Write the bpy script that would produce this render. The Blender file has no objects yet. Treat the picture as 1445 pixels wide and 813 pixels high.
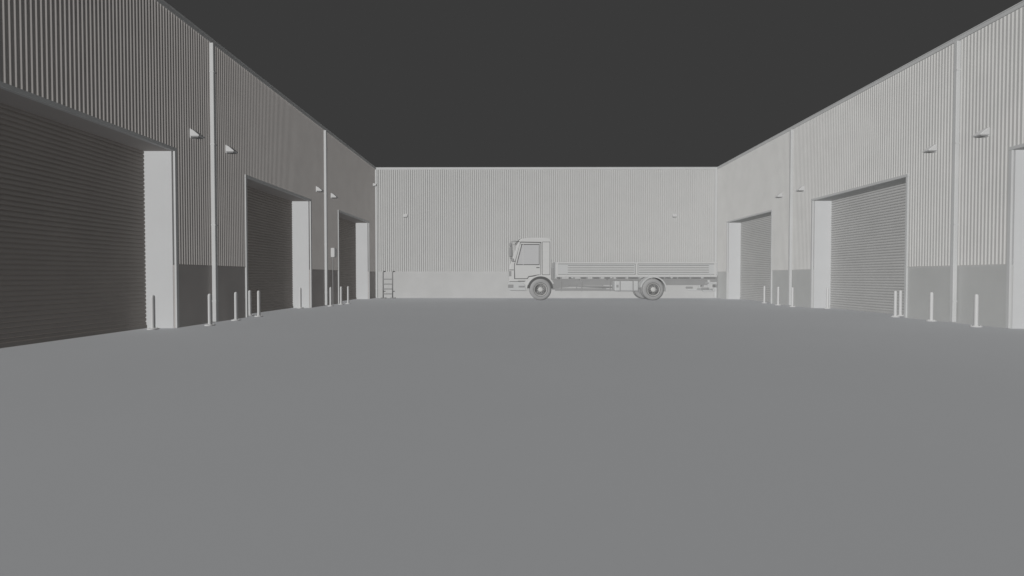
import bpy, bmesh, math, random
from mathutils import Vector, Matrix
random.seed(3)
sc = bpy.context.scene
COL = sc.collection

# ------------------------------------------------------------------ materials
def mat(name, col, rough=0.75, spec=0.15, var=0.03, scale=1.5, bump=0.0, bscale=40):
    m = bpy.data.materials.new(name); m.use_nodes = True
    nt = m.node_tree; b = nt.nodes['Principled BSDF']
    b.inputs['Roughness'].default_value = rough
    b.inputs['Specular IOR Level'].default_value = spec
    tc = nt.nodes.new('ShaderNodeTexCoord')
    n = nt.nodes.new('ShaderNodeTexNoise'); n.inputs['Scale'].default_value = scale
    n.inputs['Detail'].default_value = 5
    nt.links.new(tc.outputs['Object'], n.inputs['Vector'])
    r = nt.nodes.new('ShaderNodeValToRGB')
    r.color_ramp.elements[0].position = 0.3; r.color_ramp.elements[1].position = 0.7
    r.color_ramp.elements[0].color = tuple(c*(1-var) for c in col)+(1,)
    r.color_ramp.elements[1].color = tuple(min(1, c*(1+var)) for c in col)+(1,)
    nt.links.new(n.outputs['Fac'], r.inputs['Fac'])
    nt.links.new(r.outputs['Color'], b.inputs['Base Color'])
    if bump > 0:
        n2 = nt.nodes.new('ShaderNodeTexNoise'); n2.inputs['Scale'].default_value = bscale
        nt.links.new(tc.outputs['Object'], n2.inputs['Vector'])
        bp = nt.nodes.new('ShaderNodeBump'); bp.inputs['Strength'].default_value = bump
        bp.inputs['Distance'].default_value = 0.01
        nt.links.new(n2.outputs['Fac'], bp.inputs['Height'])
        nt.links.new(bp.outputs['Normal'], b.inputs['Normal'])
    return m
M_CLAD  = mat('cladding_steel', (0.47, 0.468, 0.46))
M_CLADB = mat('cladding_steel_back', (0.465, 0.465, 0.46), var=0.015)
M_CLAD_SHADE = mat('cladding_steel_shaded', (0.35, 0.335, 0.325))  # left wall: warm shade of the unlit side put into the base colour
M_DADO  = mat('precast_concrete', (0.45, 0.455, 0.45), 0.85, bump=0.03)
M_DADO_SHADE = mat('precast_concrete_shaded', (0.39, 0.37, 0.36), 0.85, bump=0.03)  # left dado: same concrete, darkened and warmed to paint in the side shade
M_DADOB = mat('precast_concrete_pale', (0.45, 0.45, 0.447), 0.85, bump=0.03)
M_JAMB  = mat('smooth_render', (0.51, 0.515, 0.52), 0.8, var=0.015)
M_SHUT  = mat('shutter_steel', (0.43, 0.43, 0.425))
M_SHUT_SHADE = mat('shutter_steel_shaded', (0.30, 0.28, 0.265))  # left shutters: shade of that side painted into the steel colour
M_TRIM  = mat('trim_steel', (0.50, 0.505, 0.505), 0.6, 0.25)
M_ROOF  = mat('roof_sheet', (0.4, 0.4, 0.4))
M_GROUND= mat('yard_concrete', (0.44, 0.449, 0.463), 0.9, 0.05, 0.012, 0.25)
M_FIT   = mat('painted_fitting', (0.52, 0.52, 0.52), 0.6, 0.25)
M_LAD   = mat('ladder_galvanised', (0.24, 0.24, 0.24), 0.6, 0.25)
M_CAB   = mat('truck_paint', (0.51, 0.51, 0.505), 0.5, 0.3, 0.01)
M_BED   = mat('truck_bed', (0.47, 0.475, 0.475), 0.6, 0.2, 0.02)
M_CHAS  = mat('truck_chassis', (0.29, 0.29, 0.29), 0.7)
M_TYRE  = mat('tyre_rubber', (0.31, 0.31, 0.31), 0.85)
M_RIM   = mat('wheel_rim', (0.50, 0.50, 0.49), 0.5, 0.3)
M_GLASS = mat('cab_glass', (0.45, 0.45, 0.455), 0.35, 0.3, 0.01)
M_SEAM_SHADE  = mat('seam_rubber_and_shade', (0.12, 0.12, 0.12), 0.9)  # seam dark; also paints the shade under ribs and wheel arches

# ------------------------------------------------------------------ helpers
def empty(name, loc=(0, 0, 0)):
    e = bpy.data.objects.new(name, None); e.location = loc
    e.empty_display_size = 0.3; COL.objects.link(e); return e

def to_obj(bm, name, m, parent=None, recalc=True, bevel=0, smooth=False, seg=2):
    if recalc: bmesh.ops.recalc_face_normals(bm, faces=bm.faces[:])
    me = bpy.data.meshes.new(name); bm.to_mesh(me); bm.free()
    me.materials.append(m)
    o = bpy.data.objects.new(name, me); COL.objects.link(o)
    if parent: 
        o.parent = parent
        o.matrix_parent_inverse = Matrix.Translation(parent.location).inverted()
    if smooth:
        for p in me.polygons: p.use_smooth = True
    if bevel > 0:
        md = o.modifiers.new('bevel', 'BEVEL'); md.width = bevel; md.segments = seg
        md.limit_method = 'ANGLE'; md.angle_limit = math.radians(35)
    return o

def box(bm, a, b, T=None):
    x0, x1 = sorted((a[0], b[0])); y0, y1 = sorted((a[1], b[1])); z0, z1 = sorted((a[2], b[2]))
    P = [(x0,y0,z0),(x1,y0,z0),(x1,y1,z0),(x0,y1,z0),(x0,y0,z1),(x1,y0,z1),(x1,y1,z1),(x0,y1,z1)]
    if T: P = [T(*p) for p in P]
    v = [bm.verts.new(p) for p in P]
    for f in ((0,3,2,1),(4,5,6,7),(0,1,5,4),(1,2,6,5),(2,3,7,6),(3,0,4,7)):
        bm.faces.new([v[i] for i in f])

def prism(bm, pts, y0, y1, T=None):
    """extrude an (x,z) polygon between y0 and y1"""
    A = [(x, y0, z) for x, z in pts]; B = [(x, y1, z) for x, z in pts]
    if T: A = [T(*p) for p in A]; B = [T(*p) for p in B]
    va = [bm.verts.new(p) for p in A]; vb = [bm.verts.new(p) for p in B]
    bm.faces.new(va); bm.faces.new(vb[::-1])
    n = len(pts)
    for i in range(n):
        j = (i+1) % n
        bm.faces.new([va[j], va[i], vb[i], vb[j]])

def tube(bm, pts, r, n=10):
    rings = []
    pts = [Vector(p) for p in pts]
    for i, p in enumerate(pts):
        if i == 0: d = pts[1]-p
        elif i == len(pts)-1: d = p-pts[-2]
        else: d = (pts[i+1]-p).normalized() + (p-pts[i-1]).normalized()
        d.normalize()
        ref = Vector((1, 0, 0)) if abs(d.x) < 0.8 else Vector((0, 1, 0))
        u = d.cross(ref).normalized(); w = d.cross(u)
        rings.append([bm.verts.new(p + (u*math.cos(2*math.pi*k/n) + w*math.sin(2*math.pi*k/n))*r) for k in range(n)])
    for a, b in zip(rings, rings[1:]):
        for k in range(n):
            bm.faces.new([a[k], a[(k+1) % n], b[(k+1) % n], b[k]])
    bm.faces.new(rings[0][::-1]); bm.faces.new(rings[-1])

def lathe(bm, prof, c, axis='Y', n=40):
    """prof = list of (radius, offset along axis)"""
    rings = []
    for r, t in prof:
        ring = []
        for k in range(n):
            a = 2*math.pi*k/n
            if axis == 'Y': p = (c[0]+r*math.cos(a), c[1]+t, c[2]+r*math.sin(a))
            else: p = (c[0]+r*math.cos(a), c[1]+r*math.sin(a), c[2]+t)
            ring.append(bm.verts.new(p))
        rings.append(ring)
    for a, b in zip(rings, rings[1:]):
        for k in range(n):
            bm.faces.new([a[k], a[(k+1) % n], b[(k+1) % n], b[k]])
    bm.faces.new(rings[0][::-1]); bm.faces.new(rings[-1])

# ------------------------------------------------------------------ dimensions
XL, XR, YB = -7.22, 10.42, 27.5
H, DADO, DOOR, REC = 6.73, 1.345, 3.74, 0.62
TL = lambda u, o, z: (XL+o, u, z)
TR = lambda u, o, z: (XR-o, u, z)
TB = lambda u, o, z: (u, YB-o, z)
DOORS = [(-8.05, -3.6), (-0.62, 3.83), (6.8, 11.22), (14.23, 18.66), (21.66, 26.12)]

def cladding(bm, a, b, z0, z1, T, prof):
    PITCH, RIB, s = prof
    h = 0.5-s
    bk = [a]
    k = math.floor(a/PITCH)
    while k*PITCH < b:
        for f in (0.0, h, 0.5, 0.5+h):
            u = (k+f)*PITCH
            if a < u < b: bk.append(u)
        k += 1
    bk.append(b)
    def out(u):
        t = (u/PITCH) % 1.0
        if t > 0.99999: t = 0
        if t <= h: return 0.0
        if t <= 0.5: return RIB*(t-h)/s
        if t <= 0.5+h: return RIB
        return RIB*(1-(t-0.5-h)/s)
    prev = None
    for u in bk:
        o = out(u)
        cur = (bm.verts.new(T(u, o, z0)), bm.verts.new(T(u, o, z1)))
        if prev: bm.faces.new([prev[0], cur[0], cur[1], prev[1]])
        prev = cur

def shutter(bm, a, b, z0, z1, T):
    p = 0.082; z = z0; prev = None
    prof = [(0.0, -0.014), (0.10, -0.014), (0.13, 0.006), (0.3, 0.013), (0.55, 0.016), (0.8, 0.013), (0.97, 0.006), (1.0, -0.014)]
    while z < z1:
        for f, o in prof:
            zz = min(z+f*p, z1)
            cur = (bm.verts.new(T(a, -REC+o, zz)), bm.verts.new(T(b, -REC+o, zz)))
            if prev: bm.faces.new([prev[0], prev[1], cur[1], cur[0]])
            prev = cur
        z += p

def warehouse(name, T, u0, u1, doors, pipes, mc, md, ms, prof, cap_u=None, deep=14):
    e = empty(name, T((u0+u1)/2, -deep/2, 0))
    bm = bmesh.new()
    cur = u0
    for a, b in doors:
        cladding(bm, cur, a, DADO, H-0.06, T, prof)
        cladding(bm, a, b, DOOR+0.03, H-0.06, T, prof)
        cur = b
    cladding(bm, cur, u1, DADO, H-0.06, T, prof)
    to_obj(bm, 'cladding', mc, e, recalc=False)
    bm = bmesh.new(); cur = u0
    segs = []
    for a, b in doors: segs.append((cur, a)); cur = b
    segs.append((cur, u1))
    for a, b in segs:
        box(bm, (a+0.004, -0.03, -0.05), (b-0.004, 0.004, DADO-0.004), T)
    to_obj(bm, 'dado_panel', md, e, bevel=0.004, seg=1)
    bm = bmesh.new()
    for a, b in segs:
        box(bm, (a+0.06, -0.02, DADO-0.002), (b-0.06, prof[1]+0.004, DADO+0.016), T)
    to_obj(bm, 'drip_flashing', mc, e)
    bm = bmesh.new()
    for a, b in segs:
        box(bm, (a, -0.8, -0.05), (b, -0.032, DOOR), T)
    to_obj(bm, 'pier', M_JAMB, e)
    bm = bmesh.new()
    box(bm, (u0, -0.8, DOOR+0.002), (u1, -0.034, H-0.07), T)
    to_obj(bm, 'upper_wall', md, e)
    if doors:
        bm = bmesh.new()
        for a, b in doors: shutter(bm, a+0.003, b-0.003, 0.06, DOOR-0.004, T)
        to_obj(bm, 'roller_shutter', ms, e, recalc=False)
        bm = bmesh.new()
        for a, b in doors: box(bm, (a+0.003, -REC-0.03, 0.002), (b-0.003, -REC+0.03, 0.075), T)
        to_obj(bm, 'shutter_bottom_rail', ms, e, bevel=0.006)
        bm = bmesh.new()
        for a, b in doors:
            box(bm, (a-0.07, 0.006, 0.002), (a+0.004, 0.05, DOOR-0.002), T)
            box(bm, (b-0.004, 0.006, 0.002), (b+0.07, 0.05, DOOR-0.002), T)
            box(bm, (a-0.07, -0.03, DOOR), (b+0.07, 0.05, DOOR+0.075), T)
        to_obj(bm, 'door_flashing', M_TRIM, e, bevel=0.005)
    bm = bmesh.new(); br = bmesh.new()
    for u in pipes:
        box(bm, (u-0.05, 0.035, 0.02), (u+0.05, 0.13, H-0.14), T)
        for z in (0.5, 2.3, 4.2, 5.9):
            box(br, (u-0.057, 0.032, z), (u+0.057, 0.134, z+0.03), T)
    to_obj(bm, 'downpipe', M_TRIM, e, bevel=0.012)
    to_obj(br, 'downpipe_bracket', M_TRIM, e)
    ca, cb = cap_u or (u0, u1)
    bm = bmesh.new()
    box(bm, (ca, -0.3, H-0.03), (cb, 0.06, H), T)
    box(bm, (ca, 0.035, H-0.12), (cb, 0.058, H-0.032), T)
    to_obj(bm, 'parapet_cap', M_TRIM, e, bevel=0.004, seg=1)
    bm = bmesh.new()
    box(bm, (u0, -deep, -0.05), (u1, -0.803, H-0.5), T)
    to_obj(bm, 'building_body', M_DADO, e)
    bm = bmesh.new()
    box(bm, (u0-0.1, -deep-0.2, H-0.49), (u1+0.1, -0.81, H-0.42), T)
    to_obj(bm, 'roof_deck', M_ROOF, e)
    return e

PIPES = [-9.7, -2.3, 5.1, 12.6, 20.05]
warehouse('warehouse_building', TL, -9.8, YB-0.03, DOORS, PIPES+[27.36], M_CLAD_SHADE, M_DADO_SHADE, M_SHUT_SHADE, (0.086, 0.021, 0.08))
warehouse('warehouse_building', TR, -9.8, YB-0.03, DOORS, PIPES, M_CLAD, M_DADO, M_SHUT, (0.09, 0.028, 0.11))
warehouse('warehouse_building', TB, XL-0.0, XR+0.0, [], [XR-0.12], M_CLADB, M_DADOB, M_SHUT, (0.11, 0.032, 0.15), cap_u=(XL+0.062, XR-0.062))

# ------------------------------------------------------------------ ground
bm = bmesh.new()
S = 400
v = [bm.verts.new(p) for p in ((-S,-S,0),(S,-S,0),(S,S,0),(-S,S,0))]
bm.faces.new(v)
to_obj(bm, 'ground', M_GROUND, recalc=False)

# ------------------------------------------------------------------ bollards
bm = bmesh.new()
lathe(bm, [(0.11, 0.001), (0.11, 0.018), (0.105, 0.024), (0.052, 0.026), (0.04, 0.04), (0.04, 0.66), (0.036, 0.69), (0.024, 0.708), (0.005, 0.714)], (0,0,0), 'Z', 24)
for k in range(4):
    a = math.pi/4 + k*math.pi/2
    lathe(bm, [(0.01, 0.02), (0.01, 0.038)], (0.08*math.cos(a), 0.08*math.sin(a), 0), 'Z', 6)
bo = to_obj(bm, 'bollard', M_FIT); bmesh_me = bo.data
BOL = [(-7.5,10.95),(-6.82,11.82),(-6.96,13.2),(-7.44,14.85),(-7.02,14.5),(-7.46,18.4),(-6.84,19.65),
       (-6.86,20.9),(-7.36,21.95),(-6.74,21.4),
       (10.34,22.1),(10.12,20.5),(10.07,19.35),(10.75,18.35),(10.3,14.45),(10.76,14.9),(10.22,13.1),(10.02,11.6)]
for i, (x, y) in enumerate(BOL):
    o = bo if i == 0 else bpy.data.objects.new('bollard', bmesh_me)
    if i: COL.objects.link(o)
    o.location = (x, y, 0); o.rotation_euler[2] = random.uniform(0, 1.5)

# ------------------------------------------------------------------ wall lights
def wall_light(T, u, z):
    e = empty('wall_light', T(u, 0.03, z))
    bm = bmesh.new()
    Tn = lambda a, b, c: T(u+b, a, z+c)
    prism(bm, [(0.045, 0.10), (0.11, 0.085), (0.25, -0.03), (0.25, -0.06), (0.045, -0.06)], -0.11, 0.11, Tn)
    to_obj(bm, 'hood', M_FIT, e, bevel=0.012)
    bm = bmesh.new(); box(bm, (0.02, -0.07, -0.085), (0.05, 0.07, 0.12), Tn)
    to_obj(bm, 'back_plate', M_FIT, e, bevel=0.005)
    bm = bmesh.new(); box(bm, (0.07, -0.085, -0.075), (0.22, 0.085, -0.058), Tn)
    to_obj(bm, 'lens', M_CHAS, e)
for T in (TL, TR):
    for u in (4.3, 5.85, 11.85, 13.3, 19.3, 20.85):
        wall_light(T, u, 4.25)
for x in (-5.65, 8.18): wall_light(TB, x, 4.22)

e = empty('rainwater_head', (XL+0.1, 27.2, 5.75))
bm = bmesh.new()
prism(bm, [(0.03, -0.07), (0.2, -0.04), (0.2, 0.05), (0.03, 0.07)], -0.1, 0.1, lambda a, b, c: TL(27.0+b, a, 5.75+c))
to_obj(bm, 'hopper', M_FIT, e, bevel=0.01)
e = empty('electrical_box', (XL, 20.85, 2.04))
bm = bmesh.new(); box(bm, (20.7, 0.03, 1.86), (20.98, 0.17, 2.22), TL); to_obj(bm, 'cabinet', M_FIT, e, bevel=0.01)
bm = bmesh.new(); box(bm, (20.72, 0.171, 1.88), (20.96, 0.182, 2.20), TL); to_obj(bm, 'door', M_FIT, e, bevel=0.004)
bm = bmesh.new(); tube(bm, [TL(20.84, 0.06, 0.02), TL(20.84, 0.06, 1.87)], 0.014); to_obj(bm, 'conduit', M_CHAS, e)

# ------------------------------------------------------------------ ladder at back wall
e = empty('steel_ladder', (-6.5, 27.0, 0))
bm = bmesh.new()
for x in (-6.72, -6.24):
    tube(bm, [(x, 27.0, 0.02), (x, 27.0, 1.28), (x, 27.06, 1.35), (x, 27.2, 1.37), (x, 27.46, 1.37)], 0.03)
    tube(bm, [(x, 27.0, 0.35), (x, 27.46, 0.35)], 0.02)
to_obj(bm, 'rail', M_LAD, e, smooth=True)
bm = bmesh.new()
for z in (0.2, 0.45, 0.7, 0.95): box(bm, (-6.71, 26.97, z), (-6.25, 27.09, z+0.05))
to_obj(bm, 'rung', M_LAD, e, bevel=0.006)
bm = bmesh.new()
for x in (-6.72, -6.24): box(bm, (x-0.1, 26.86, 0.002), (x+0.15, 27.1, 0.04))
to_obj(bm, 'foot_plate', M_LAD, e, bevel=0.005)

# ------------------------------------------------------------------ truck
Y0, W = 24.66, 2.3
Y1 = Y0+W
tr = empty('flatbed_truck', (4.5, Y0+W/2, 0))
FWX, RWX, WR = 1.18, 6.41, 0.5
def arch(cx, r, a0, a1, n=14, cz=0.5):
    return [(cx+r*math.cos(math.radians(a0+(a1-a0)*i/n)), cz+r*math.sin(math.radians(a0+(a1-a0)*i/n))) for i in range(n+1)]
prof = [(-0.22, 0.44), (-0.28, 0.60), (-0.275, 1.45), (-0.24, 1.62), (-0.14, 1.88), (0.13, 2.66), (0.19, 2.79), (0.32, 2.87), (0.8, 2.91),
        (1.45, 2.91), (1.60, 2.88), (1.68, 2.78), (1.68, 0.95)] + arch(FWX, 0.62, 42, 178) + [(0.55, 0.44)]
bm = bmesh.new(); prism(bm, prof, Y0+0.02, Y1-0.02)
to_obj(bm, 'cab_body', M_CAB, tr, bevel=0.05, seg=3)
def ysym(fn):
    for f in (lambda x, y, z: (x, Y0+y, z), lambda x, y, z: (x, Y1-y, z)): fn(f)
bm = bmesh.new()
def door(T):
    d0, d1 = -0.006, 0.03
    prism(bm, [(0.0, 1.02), (0.55, 1.02), (0.62, 1.12), (1.10, 1.2), (1.18, 1.18), (1.18, 1.64), (-0.02, 1.64)], d0, d1, T)
    prism(bm, [(-0.02, 1.645), (0.05, 1.645), (0.29, 2.58), (0.22, 2.62)], d0, d1, T)
    prism(bm, [(1.13, 1.645), (1.18, 1.645), (1.18, 2.66), (1.13, 2.60)], d0, d1, T)
    prism(bm, [(0.225, 2.625), (0.29, 2.61), (1.128, 2.61), (1.178, 2.664), (0.27, 2.68)], d0, d1, T)
ysym(door); to_obj(bm, 'door_panel', M_CAB, tr, bevel=0.006, seg=1)
bm = bmesh.new()
ysym(lambda T: prism(bm, [(0.09, 1.675), (1.10, 1.675), (1.10, 2.575), (0.325, 2.575)], 0.010, 0.03, T))
to_obj(bm, 'side_window', M_GLASS, tr)
bm = bmesh.new()
def seal(T):
    prism(bm, [(-0.045, 0.99), (0.57, 0.99), (0.64, 1.085), (1.2, 1.15), (1.21, 2.71), (0.24, 2.725), (-0.05, 1.66)], 0.0165, 0.03, T)
ysym(seal)
to_obj(bm, 'door_seal', M_SEAM_SHADE, tr)
bm = bmesh.new()
def bits(T):
    box(bm, (0.36, 0.0, 1.646), (0.385, 0.02, 2.609), T)
    prism(bm, [(1.27, 1.2), (1.60, 1.2), (1.60, 2.70), (1.27, 2.70)], 0.004, 0.03, T)
    for z in (1.55, 1.9, 2.25): box(bm, (1.32, -0.006, z), (1.55, 0.006, z+0.02), T)
ysym(bits); to_obj(bm, 'cab_trim', M_CAB, tr, bevel=0.004, seg=1)
bm = bmesh.new()
def dark(T):
    prism(bm, [(1.25, 1.18), (1.62, 1.18), (1.62, 2.72), (1.25, 2.72)], 0.0167, 0.03, T)
    box(bm, (0.98, -0.03, 1.50), (1.13, -0.004, 1.54), T)
    box(bm, (-0.262, 0.0155, 1.40), (-0.06, 0.03, 1.43), T)
    box(bm, (-0.27, 0.0155, 0.86), (0.45, 0.03, 0.885), T)
ysym(dark); to_obj(bm, 'cab_gap', M_SEAM_SHADE, tr)
bm = bmesh.new()
prism(bm, [(-0.155, 1.89), (-0.135, 1.88), (0.13, 2.64), (0.11, 2.65)], Y0+0.15, Y1-0.15)
to_obj(bm, 'windscreen', M_GLASS, tr)
bm = bmesh.new()
for i in range(5): box(bm, (-0.295, Y0+0.35, 0.95+i*0.11), (-0.27, Y1-0.35, 1.01+i*0.11))
to_obj(bm, 'front_grille', M_CHAS, tr, bevel=0.004)
bm = bmesh.new()
prism(bm, [(0.02, 2.70), (0.0, 2.66), (0.17, 2.83), (0.24, 2.88), (0.2, 2.88)], Y0+0.05, Y1-0.05)
to_obj(bm, 'sun_visor', M_CAB, tr)
bm = bmesh.new()
prism(bm, [(-0.24, 0.46), (-0.31, 0.54), (-0.32, 0.78), (-0.29, 0.84), (0.18, 0.85), (0.36, 0.80), (0.46, 0.74), (0.50, 0.46)], Y0-0.01, Y1+0.01)
to_obj(bm, 'bumper', M_BED, tr, bevel=0.02)
bm = bmesh.new()
ysym(lambda T: box(bm, (-0.335, 0.04, 0.58), (-0.08, -0.022, 0.74), T))
to_obj(bm, 'headlight', M_CHAS, tr, bevel=0.02)
bm = bmesh.new()
def ind(T):
    box(bm, (-0.292, 0.0, 1.12), (-0.18, 0.05, 1.36), T)
    box(bm, (0.12, -0.02, 0.89), (0.48, 0.05, 0.92), T)
    box(bm, (0.16, -0.018, 0.60), (0.44, -0.004, 0.68), T)
ysym(ind); to_obj(bm, 'indicator_and_step', M_CHAS, tr, bevel=0.01)
def arc_strip(bm, cx, r0, r1, a0, a1, y0, y1, T, n=18):
    pts = arch(cx, r1, a0, a1, n) + arch(cx, r0, a1, a0, n)
    prism(bm, pts, y0, y1, T)
bm = bmesh.new()
ysym(lambda T: arc_strip(bm, FWX, 0.615, 0.68, 25, 160, -0.02, 0.1, T))
to_obj(bm, 'front_wheel_arch', M_CAB, tr, bevel=0.008)
bm = bmesh.new()
def warch(T):
    prism(bm, arch(FWX, 0.612, 5, 175, 18), 0.30, 0.34, T)  # dark sheet behind the wheel paints the shade under the arch
ysym(warch)
to_obj(bm, 'inner_wheel_arch_shade', M_SEAM_SHADE, tr)
bm = bmesh.new()
def rearf(T):
    arc_strip(bm, RWX, 0.56, 0.62, 10, 170, 0.0, 0.62, T)
    box(bm, (RWX+0.57, 0.005, 0.42), (RWX+0.60, 0.6, 0.60), T)
ysym(rearf); to_obj(bm, 'rear_mudguard', M_BED, tr, bevel=0.006)
bm = bmesh.new()
def mir(T):
    box(bm, (-0.28, -0.20, 2.02), (-0.14, -0.02, 2.45), T)
    box(bm, (-0.27, -0.18, 2.50), (-0.15, -0.02, 2.66), T)
    box(bm, (-0.16, -0.17, 1.78), (-0.06, -0.03, 1.94), T)
ysym(mir); to_obj(bm, 'mirror', M_CHAS, tr, bevel=0.03)
bm = bmesh.new()
def mirarm(T):
    tube(bm, [T(0.2, 0.03, 2.72), T(-0.05, -0.1, 2.74), T(-0.2, -0.1, 2.70), T(-0.2, -0.1, 1.92), T(-0.08, -0.06, 1.82), T(0.05, 0.03, 1.8)], 0.016, 8)
ysym(mirarm); to_obj(bm, 'mirror_arm', M_CHAS, tr, smooth=True)
bm = bmesh.new()
box(bm, (1.70, Y0+0.25, 0.95), (1.80, Y0+0.6, 1.5)); box(bm, (1.70, Y1-0.6, 0.95), (1.80, Y1-0.3, 2.0))
to_obj(bm, 'air_intake', M_CHAS, tr, bevel=0.02)
BX0, BX1 = 1.88, 9.36
bm = bmesh.new()
box(bm, (BX0, Y0+0.03, 1.08), (BX1, Y1-0.03, 1.16))
to_obj(bm, 'bed_floor', M_BED, tr, bevel=0.01)
bm = bmesh.new()
def side(T):
    box(bm, (BX0+0.03, 0.0, 1.15), (BX1-0.03, 0.04, 1.755), T)
ysym(side)
box(bm, (BX0-0.02, Y0+0.0, 1.02), (BX0+0.028, Y1, 1.79)); box(bm, (BX1-0.028, Y0+0.0, 1.15), (BX1+0.01, Y1, 1.755))
to_obj(bm, 'sideboard', M_BED, tr, bevel=0.008)
bm = bmesh.new()
def ribs(T):
    for z in (1.32, 1.42, 1.52):
        for a, b in ((2.45, 5.50), (5.74, 8.95)):
            box(bm, (a, -0.022, z), (b, 0.003, z+0.06), T)
    box(bm, (BX0+0.03, -0.03, 1.70), (BX1-0.03, 0.003, 1.768), T)
    box(bm, (BX0+0.03, -0.02, 1.10), (BX1-0.03, -0.001, 1.19), T)
    for x in (BX0+0.06, 5.62, BX1-0.10):
        box(bm, (x-0.05, -0.028, 1.192), (x+0.05, 0.003, 1.698), T)
ysym(ribs); to_obj(bm, 'sideboard_rib', M_CAB, tr, bevel=0.006)
bm = bmesh.new()
def rib_shade(T):  # dark strips painting the rib shadows the shadowless sun leaves out
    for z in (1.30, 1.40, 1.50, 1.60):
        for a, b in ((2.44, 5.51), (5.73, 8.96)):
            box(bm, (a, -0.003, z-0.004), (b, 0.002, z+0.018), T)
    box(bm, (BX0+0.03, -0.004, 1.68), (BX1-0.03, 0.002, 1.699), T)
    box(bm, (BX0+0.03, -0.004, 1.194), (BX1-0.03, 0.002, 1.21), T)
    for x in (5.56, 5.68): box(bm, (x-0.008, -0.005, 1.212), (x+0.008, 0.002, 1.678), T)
ysym(rib_shade); to_obj(bm, 'sideboard_rib_shade', M_SEAM_SHADE, tr)
bm = bmesh.new()
def hinges(T):
    x = BX0+0.5
    while x < BX1-0.3:
        box(bm, (x-0.02, -0.03, 1.09), (x+0.02, -0.018, 1.2), T); x += 0.95
    for x in (2.6, 4.4, 7.2, 8.6): box(bm, (x, -0.012, 1.02), (x+0.09, 0.01, 1.075), T)
ysym(hinges); to_obj(bm, 'hinge', M_BED, tr, bevel=0.004)
bm = bmesh.new()
for y in (Y0+0.72, Y1-0.80): box(bm, (0.3, y, 0.70), (9.2, y+0.08, 0.93))
for y in (Y0+0.71, Y1-0.81): box(bm, (1.9, y, 0.932), (9.3, y+0.1, 1.0))
x = 2.1
while x < 9.3:
    box(bm, (x, Y0+0.06, 1.002), (x+0.07, Y1-0.06, 1.078)); x += 0.6
for x in (2.5, 4.0, 5.4, 7.4, 9.0): box(bm, (x, Y0+0.8, 0.74), (x+0.08, Y1-0.8, 0.9))
for x in (FWX, RWX): box(bm, (x-0.06, Y0+0.3, 0.44), (x+0.06, Y1-0.3, 0.56))
box(bm, (RWX-0.2, Y0+0.95, 0.36), (RWX+0.2, Y0+1.35, 0.68))
to_obj(bm, 'chassis', M_CHAS, tr, bevel=0.006)
bm = bmesh.new()
prism(bm, [(0.7, 0.95), (0.7, 0.5), (1.5, 0.45), (1.9, 0.55), (2.6, 0.6), (2.6, 0.85)], Y0+0.85, Y1-0.85)
tube(bm, [(2.5, Y0+1.15, 0.66), (6.3, Y0+1.15, 0.54)], 0.05)
to_obj(bm, 'driveline', M_CHAS, tr, bevel=0.02)
bm = bmesh.new()
def guard(T):
    box(bm, (1.86, 0.06, 0.44), (4.6, 0.09, 0.52), T)
    for x in (2.15, 3.1, 4.42):
        tube(bm, [T(x, 0.11, 0.42), T(x, 0.11, 0.86), T(x-0.06, 0.2, 0.96), T(x-0.06, 0.7, 0.98)], 0.022, 8)
    box(bm, (2.15, 0.12, 0.62), (4.42, 0.14, 0.66), T)
ysym(guard); to_obj(bm, 'side_guard', M_CHAS, tr)
bm = bmesh.new(); box(bm, (4.62, Y0+0.05, 0.42), (5.74, Y0+0.66, 0.90)); to_obj(bm, 'fuel_tank', M_BED, tr, bevel=0.06, seg=3)
bm = bmesh.new()
for x in (4.85, 5.45): box(bm, (x, Y0+0.035, 0.41), (x+0.05, Y0+0.67, 0.915))
box(bm, (4.7, Y0+0.036, 0.60), (4.8, Y0+0.06, 0.72)); 
to_obj(bm, 'tank_strap', M_CHAS, tr)
bm = bmesh.new(); box(bm, (4.9, Y1-0.6, 0.42), (5.5, Y1-0.05, 0.88)); to_obj(bm, 'battery_box', M_CHAS, tr, bevel=0.02)
bm = bmesh.new()
box(bm, (9.18, Y0+0.05, 0.42), (9.30, Y1-0.05, 0.54))
for y in (Y0+0.5, Y1-0.56):
    box(bm, (9.10, y, 0.54), (9.18, y+0.06, 0.95))
box(bm, (8.72, Y0+0.04, 0.40), (9.16, Y0+0.12, 0.47)); box(bm, (8.72, Y1-0.12, 0.40), (9.16, Y1-0.04, 0.47))
box(bm, (8.98, Y0+0.03, 0.76), (9.34, Y0+0.5, 0.84)); box(bm, (8.98, Y1-0.5, 0.76), (9.34, Y1-0.03, 0.84))
to_obj(bm, 'underrun_bar', M_BED, tr, bevel=0.01)
bm = bmesh.new()
def tl(T):
    box(bm, (9.30, 0.06, 0.60), (9.39, 0.46, 0.74), T)
    box(bm, (8.62, 0.02, 0.50), (8.98, 0.05, 0.60), T)
    box(bm, (9.05, 0.03, 0.86), (9.36, 0.06, 1.0), T)
ysym(tl); to_obj(bm, 'tail_light', M_CHAS, tr, bevel=0.01)
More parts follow.
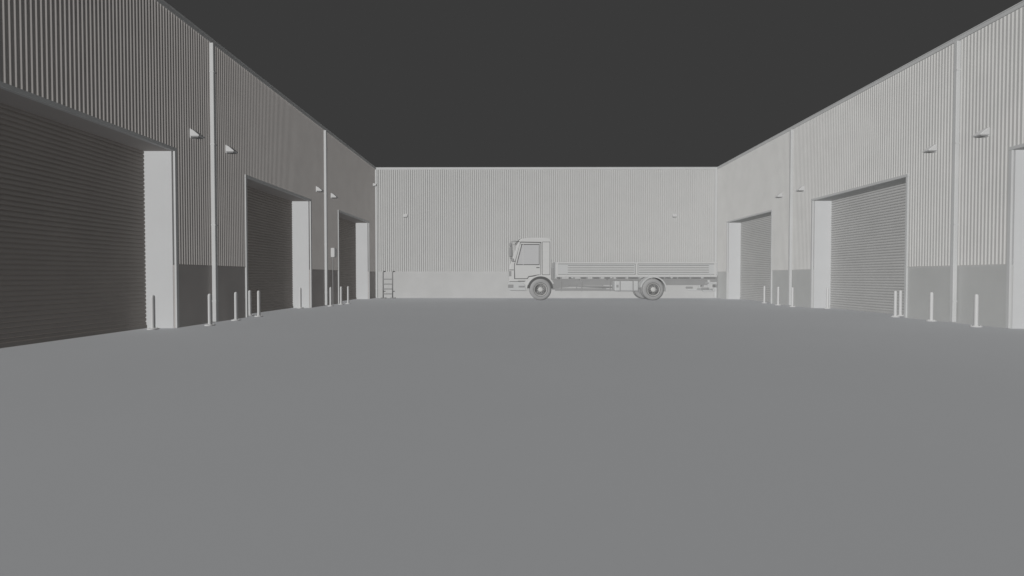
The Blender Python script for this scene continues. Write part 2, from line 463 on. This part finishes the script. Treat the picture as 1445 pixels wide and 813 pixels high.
def wheel(T_out, x, yo, width):
    s = T_out
    c = (x, yo, WR)
    bm = bmesh.new()
    w = width
    pr = [(0.30, 0.03), (0.33, 0.0), (0.40, -0.005), (0.455, 0.01), (0.485, 0.035), (0.50, 0.06), (0.50, w-0.06), (0.485, w-0.035), (0.455, w-0.01), (0.33, w), (0.30, w-0.03)]
    lathe(bm, [(r, s*t) for r, t in pr], c, 'Y', 48)
    to_obj(bm, 'tyre', M_TYRE, tr, bevel=0)
    bm = bmesh.new()
    pr = [(0.31, 0.05), (0.31, 0.005), (0.285, 0.0), (0.27, 0.03), (0.25, 0.075), (0.19, 0.085), (0.165, 0.05), (0.12, 0.045), (0.11, -0.01), (0.085, -0.03), (0.02, -0.035)]
    lathe(bm, [(r, s*t) for r, t in pr], c, 'Y', 40)
    for k in range(10):
        a = 2*math.pi*k/10
        lathe(bm, [(0.014, s*0.09), (0.014, s*0.025)], (x+0.145*math.cos(a), yo, WR+0.145*math.sin(a)), 'Y', 6)
    to_obj(bm, 'rim', M_RIM, tr)
    bm = bmesh.new()
    for k in range(8):
        a = 2*math.pi*(k+0.5)/8
        lathe(bm, [(0.026, s*0.075), (0.026, s*0.083)], (x+0.222*math.cos(a), yo-s*0.008, WR+0.222*math.sin(a)), 'Y', 12)
    lathe(bm, [(0.325, s*0.03), (0.325, -s*0.0015), (0.30, s*0.0035), (0.30, s*0.03)], c, 'Y', 40)
    to_obj(bm, 'rim_gap', M_SEAM_SHADE, tr)
for x in (FWX, RWX):
    wheel(1, x, Y0+0.02, 0.28); wheel(-1, x, Y1-0.02, 0.28)
wheel(1, RWX, Y0+0.33, 0.26); wheel(-1, RWX, Y1-0.33, 0.26)

# ------------------------------------------------------------------ light
w = bpy.data.worlds.new('World'); sc.world = w; w.use_nodes = True
bg = w.node_tree.nodes['Background']
bg.inputs['Color'].default_value = (0.0425, 0.0425, 0.0425, 1); bg.inputs['Strength'].default_value = 1.0
sl = bpy.data.lights.new('sun', 'SUN'); sl.energy = 3.1; sl.angle = math.radians(0.5); sl.color = (1, 0.995, 0.985)
try: sl.use_shadow = False
except Exception: pass
try: sl.cycles.cast_shadow = False
except Exception: pass
so = bpy.data.objects.new('sun', sl); COL.objects.link(so)
d = Vector((0.22, 0.34, -0.187))     # travel direction of the light
so.rotation_euler = d.to_track_quat('-Z', 'Y').to_euler(); so.location = (-5, -5, 12)

# ------------------------------------------------------------------ camera
cam = bpy.data.cameras.new('camera'); co = bpy.data.objects.new('camera', cam); COL.objects.link(co)
cam.sensor_width = 36; cam.lens = 36*750/1445
cam.clip_start = 0.05; cam.clip_end = 2000
co.location = (0, 0, 1.085)
co.rotation_euler = (math.radians(90-1.184), 0, math.radians(0.344))
sc.camera = co
sc.view_settings.view_transform = 'Standard'
try: sc.view_settings.look = 'None'
except Exception: pass
sc.view_settings.exposure = 0
